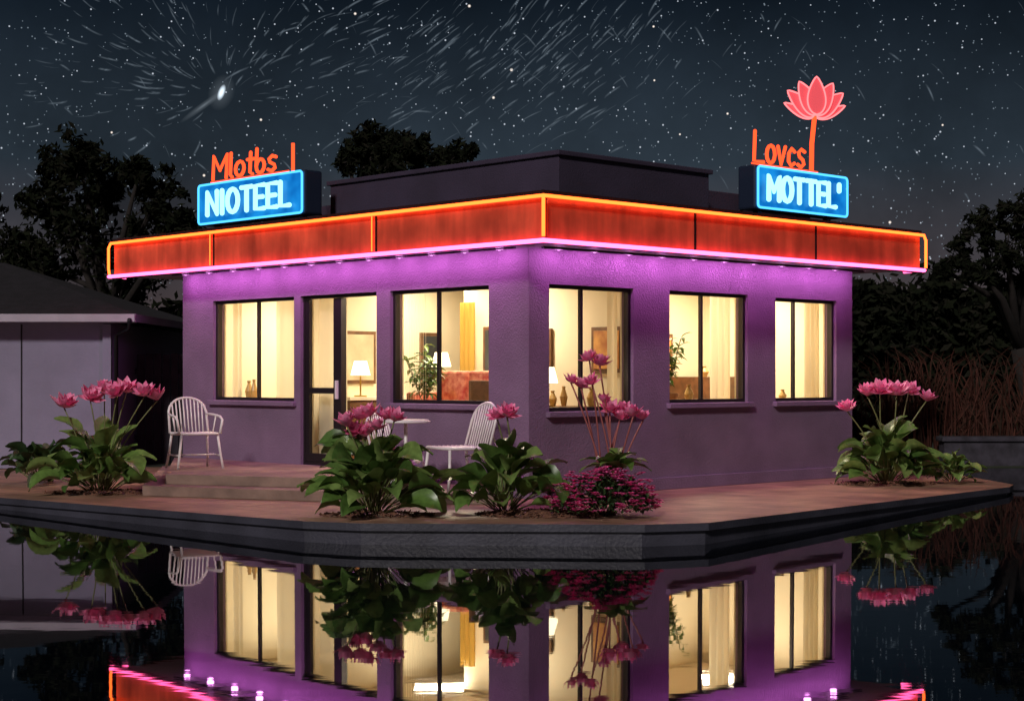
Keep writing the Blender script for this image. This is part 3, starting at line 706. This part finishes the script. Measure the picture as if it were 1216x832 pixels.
# ------------------------------------------------------------------ sky: stars, trails, comet
def star_mat(name,col,st):
    m=bpy.data.materials.new(name); n,l=nodes_of(m); n.clear()
    o=n.new('ShaderNodeOutputMaterial'); e=n.new('ShaderNodeEmission'); t=n.new('ShaderNodeBsdfTransparent'); x=n.new('ShaderNodeMixShader')
    at=n.new('ShaderNodeAttribute'); at.attribute_name='fade'
    e.inputs[0].default_value=(*col,1); e.inputs[1].default_value=st
    l.new(at.outputs['Fac'],x.inputs[0]); l.new(t.outputs[0],x.inputs[1]); l.new(e.outputs[0],x.inputs[2]); l.new(x.outputs[0],o.inputs[0])
    m.cycles.emission_sampling='NONE'; return m
S1m=star_mat('star_faint',(.6,.75,.9),.40); S2m=star_mat('star_mid',(.8,.88,1),1.0); S3m=star_mat('star_bright',(1,.88,.78),1.6)
SR=400.0; CZ=V((0,0,CAMZ))
def sky_dir(az,el): return V((math.sin(az)*math.cos(el),math.cos(az)*math.cos(el),math.sin(el)))
sm=MB()
for i in range(11000):
    az=R.uniform(-.55,.55) if i<8000 else R.uniform(-3.14,3.14); el=math.radians(R.uniform(2.0,20) if i<8000 else R.uniform(1.5,60))
    d=sky_dir(az,el); c=CZ+d*SR*R.uniform(.98,1); x=V((d.y,-d.x,0)).normalized(); y=x.cross(d)
    k=R.random(); mm=S1m if k<.84 else (S2m if k<.993 else S3m); r=(R.uniform(.07,.16) if k<.84 else R.uniform(.10,.19) if k<.993 else R.uniform(.18,.28))
    sm.add([c]+[c+(x*math.cos(a*math.pi/3)+y*math.sin(a*math.pi/3))*r*1.6 for a in range(6)],[(0,1+a,1+(a+1)%6) for a in range(6)],mm,False,[1]+[0]*6)
sm.build('stars',fade=True)
tm=MB(); TR=star_mat('star_trail',(.52,.66,.8),.24)
def skyp(px,py): 
    d=V(((px-608)/F,1,(HZ-py)/F)).normalized(); return CZ+d*SR
for i in range(560):
    k=R.random()
    if k<.36:   # burst about the comet
        a=R.gauss(3.75,.6) if R.random()<.6 else R.gauss(5.6,.55); d0=R.uniform(35,240); cx,cy=262,118
        x=cx+d0*math.cos(a); y=cy+d0*math.sin(a)*.75; an=math.atan2(math.sin(a)*.75,math.cos(a))+R.uniform(-.15,.15)
        L=R.uniform(5,19)
    elif k<.9:   # curved swarm in the middle of the sky
        x=R.gauss(600,110); y=R.gauss(66,44); an=math.atan2(y+110,x-470)-1.35-.9*max(0,1-(x-430)/260)+R.uniform(-.12,.12)
        L=R.uniform(6,24)
    else: x=R.uniform(0,1216); y=R.uniform(0,240); an=R.uniform(.6,1.2); L=R.uniform(6,18)
    if y>235: continue
    pts=[]; n=7
    for j in range(n+1):
        u=j/n-.5; aa=an+.16*u; pts.append(skyp(x+math.cos(aa)*L*2*u*.8,y+math.sin(aa)*L*2*u*.8))
    w=R.uniform(.035,.13); rows=[];fd=[]
    for j,p in enumerate(pts):
        dd=(pts[min(j+1,n)]-pts[max(j-1,0)]).normalized(); sd=dd.cross(p.normalized()).normalized(); b_=math.sin(math.pi*j/n)*R.uniform(.45,1)*w/.13
        rows.append([p-sd*w*2.4,p,p+sd*w*2.4]); fd+=[0,b_,0]
    tm.grid(rows,TR,False,fd)
tm.build('star_trails',fade=True)
cm=MB(); CM=star_mat('comet_glow',(.75,.88,1),1.6)
c=skyp(263,110); d=(c-CZ).normalized(); x=V((d.y,-d.x,0)).normalized(); y=x.cross(d); y=y if y.z>0 else -y
ax=(x*.35+y*.95).normalized(); sx=ax.cross(d).normalized()
n=24; 
def glow(c,ax,sx,l,w,pk,mid=.35):
    ring1=[c+(ax*math.cos(2*math.pi*i/n)*l*.4+sx*math.sin(2*math.pi*i/n)*w*.4) for i in range(n)]
    ring=[c+(ax*math.cos(2*math.pi*i/n)*l+sx*math.sin(2*math.pi*i/n)*w) for i in range(n)]
    cm.add([c]+ring1+ring,[(0,1+i,1+(i+1)%n) for i in range(n)]+[(1+i,1+(i+1)%n,n+1+(i+1)%n,n+1+i) for i in range(n)],CM,True,[pk]+[pk*mid]*n+[0]*n)
glow(c,ax,sx,2.0,.8,1.0,.75); glow(c-d*.5,ax,sx,4.4,3.0,.08)
t2=(ax+x*.9).normalized(); glow(c-t2*5-d,t2,t2.cross(d).normalized(),7,.8,.10)
cm.build('comet',fade=True)
# ------------------------------------------------------------------ world
w=bpy.data.worlds.new('World'); sc.world=w; w.use_nodes=True; n=w.node_tree.nodes; l=w.node_tree.links
bg=n['Background']; bg.inputs[1].default_value=1
tc=n.new('ShaderNodeTexCoord'); sp=n.new('ShaderNodeSeparateXYZ'); l.new(tc.outputs['Generated'],sp.inputs[0])
cr=n.new('ShaderNodeValToRGB'); l.new(sp.outputs['Z'],cr.inputs[0]); el=cr.color_ramp.elements
el[0].position=0; el[0].color=(.11,.072,.068,1); el[1].position=1; el[1].color=(.003,.005,.009,1)
for p_,c_ in ((.06,(.060,.052,.060)),(.125,(.020,.030,.042)),(.22,(.0045,.0086,.0150))):
    q=el.new(p_); q.color=(*c_,1)
nt=n.new('ShaderNodeTexNoise'); nt.inputs['Scale'].default_value=5; nt.inputs['Detail'].default_value=8; nt.inputs['Roughness'].default_value=.6
l.new(tc.outputs['Generated'],nt.inputs[0]); mr=n.new('ShaderNodeMapRange'); mr.inputs['From Min'].default_value=.3; mr.inputs['From Max'].default_value=.7; mr.inputs['To Min'].default_value=.5; mr.inputs['To Max'].default_value=1.5
l.new(nt.outputs['Fac'],mr.inputs[0])
mx=n.new('ShaderNodeMix'); mx.data_type='RGBA'; mx.blend_type='MULTIPLY'; mx.inputs['Factor'].default_value=1
l.new(cr.outputs[0],mx.inputs['A']); l.new(mr.outputs[0],mx.inputs['B'])
sk=n.new('ShaderNodeTexSky'); sk.sky_type='NISHITA'; sk.sun_disc=False; sk.sun_elevation=math.radians(1); sk.sun_rotation=math.radians(200)
bg2=n.new('ShaderNodeBackground'); bg2.inputs[1].default_value=.0006; l.new(sk.outputs[0],bg2.inputs[0])
l.new(mx.outputs['Result'],bg.inputs[0]); ad=n.new('ShaderNodeAddShader'); l.new(bg.outputs[0],ad.inputs[0]); l.new(bg2.outputs[0],ad.inputs[1]); l.new(ad.outputs[0],n['World Output'].inputs[0])
# fill light: sun lamp from the camera side, added to brighten the plants
sd=bpy.data.lights.new('fill_sun','SUN'); sd.energy=1.8; sd.angle=math.radians(6); sd.color=(1,.92,.90)
so=bpy.data.objects.new('fill_sun',sd); sc.collection.objects.link(so); so.location=(-8,0,12)
so.rotation_euler=V((.35,1,-.62)).to_track_quat('-Z','Y').to_euler()
# camera
cd=bpy.data.cameras.new('camera'); co=bpy.data.objects.new('camera',cd); sc.collection.objects.link(co)
co.location=(0,0,CAMZ); co.rotation_euler=(math.pi/2,0,0); cd.sensor_width=36; cd.lens=F/1216*36
cd.shift_y=(HZ-416)/1216; cd.clip_end=3000; sc.camera=co
sc.view_settings.view_transform='Standard'; sc.view_settings.look='None'; sc.view_settings.exposure=0
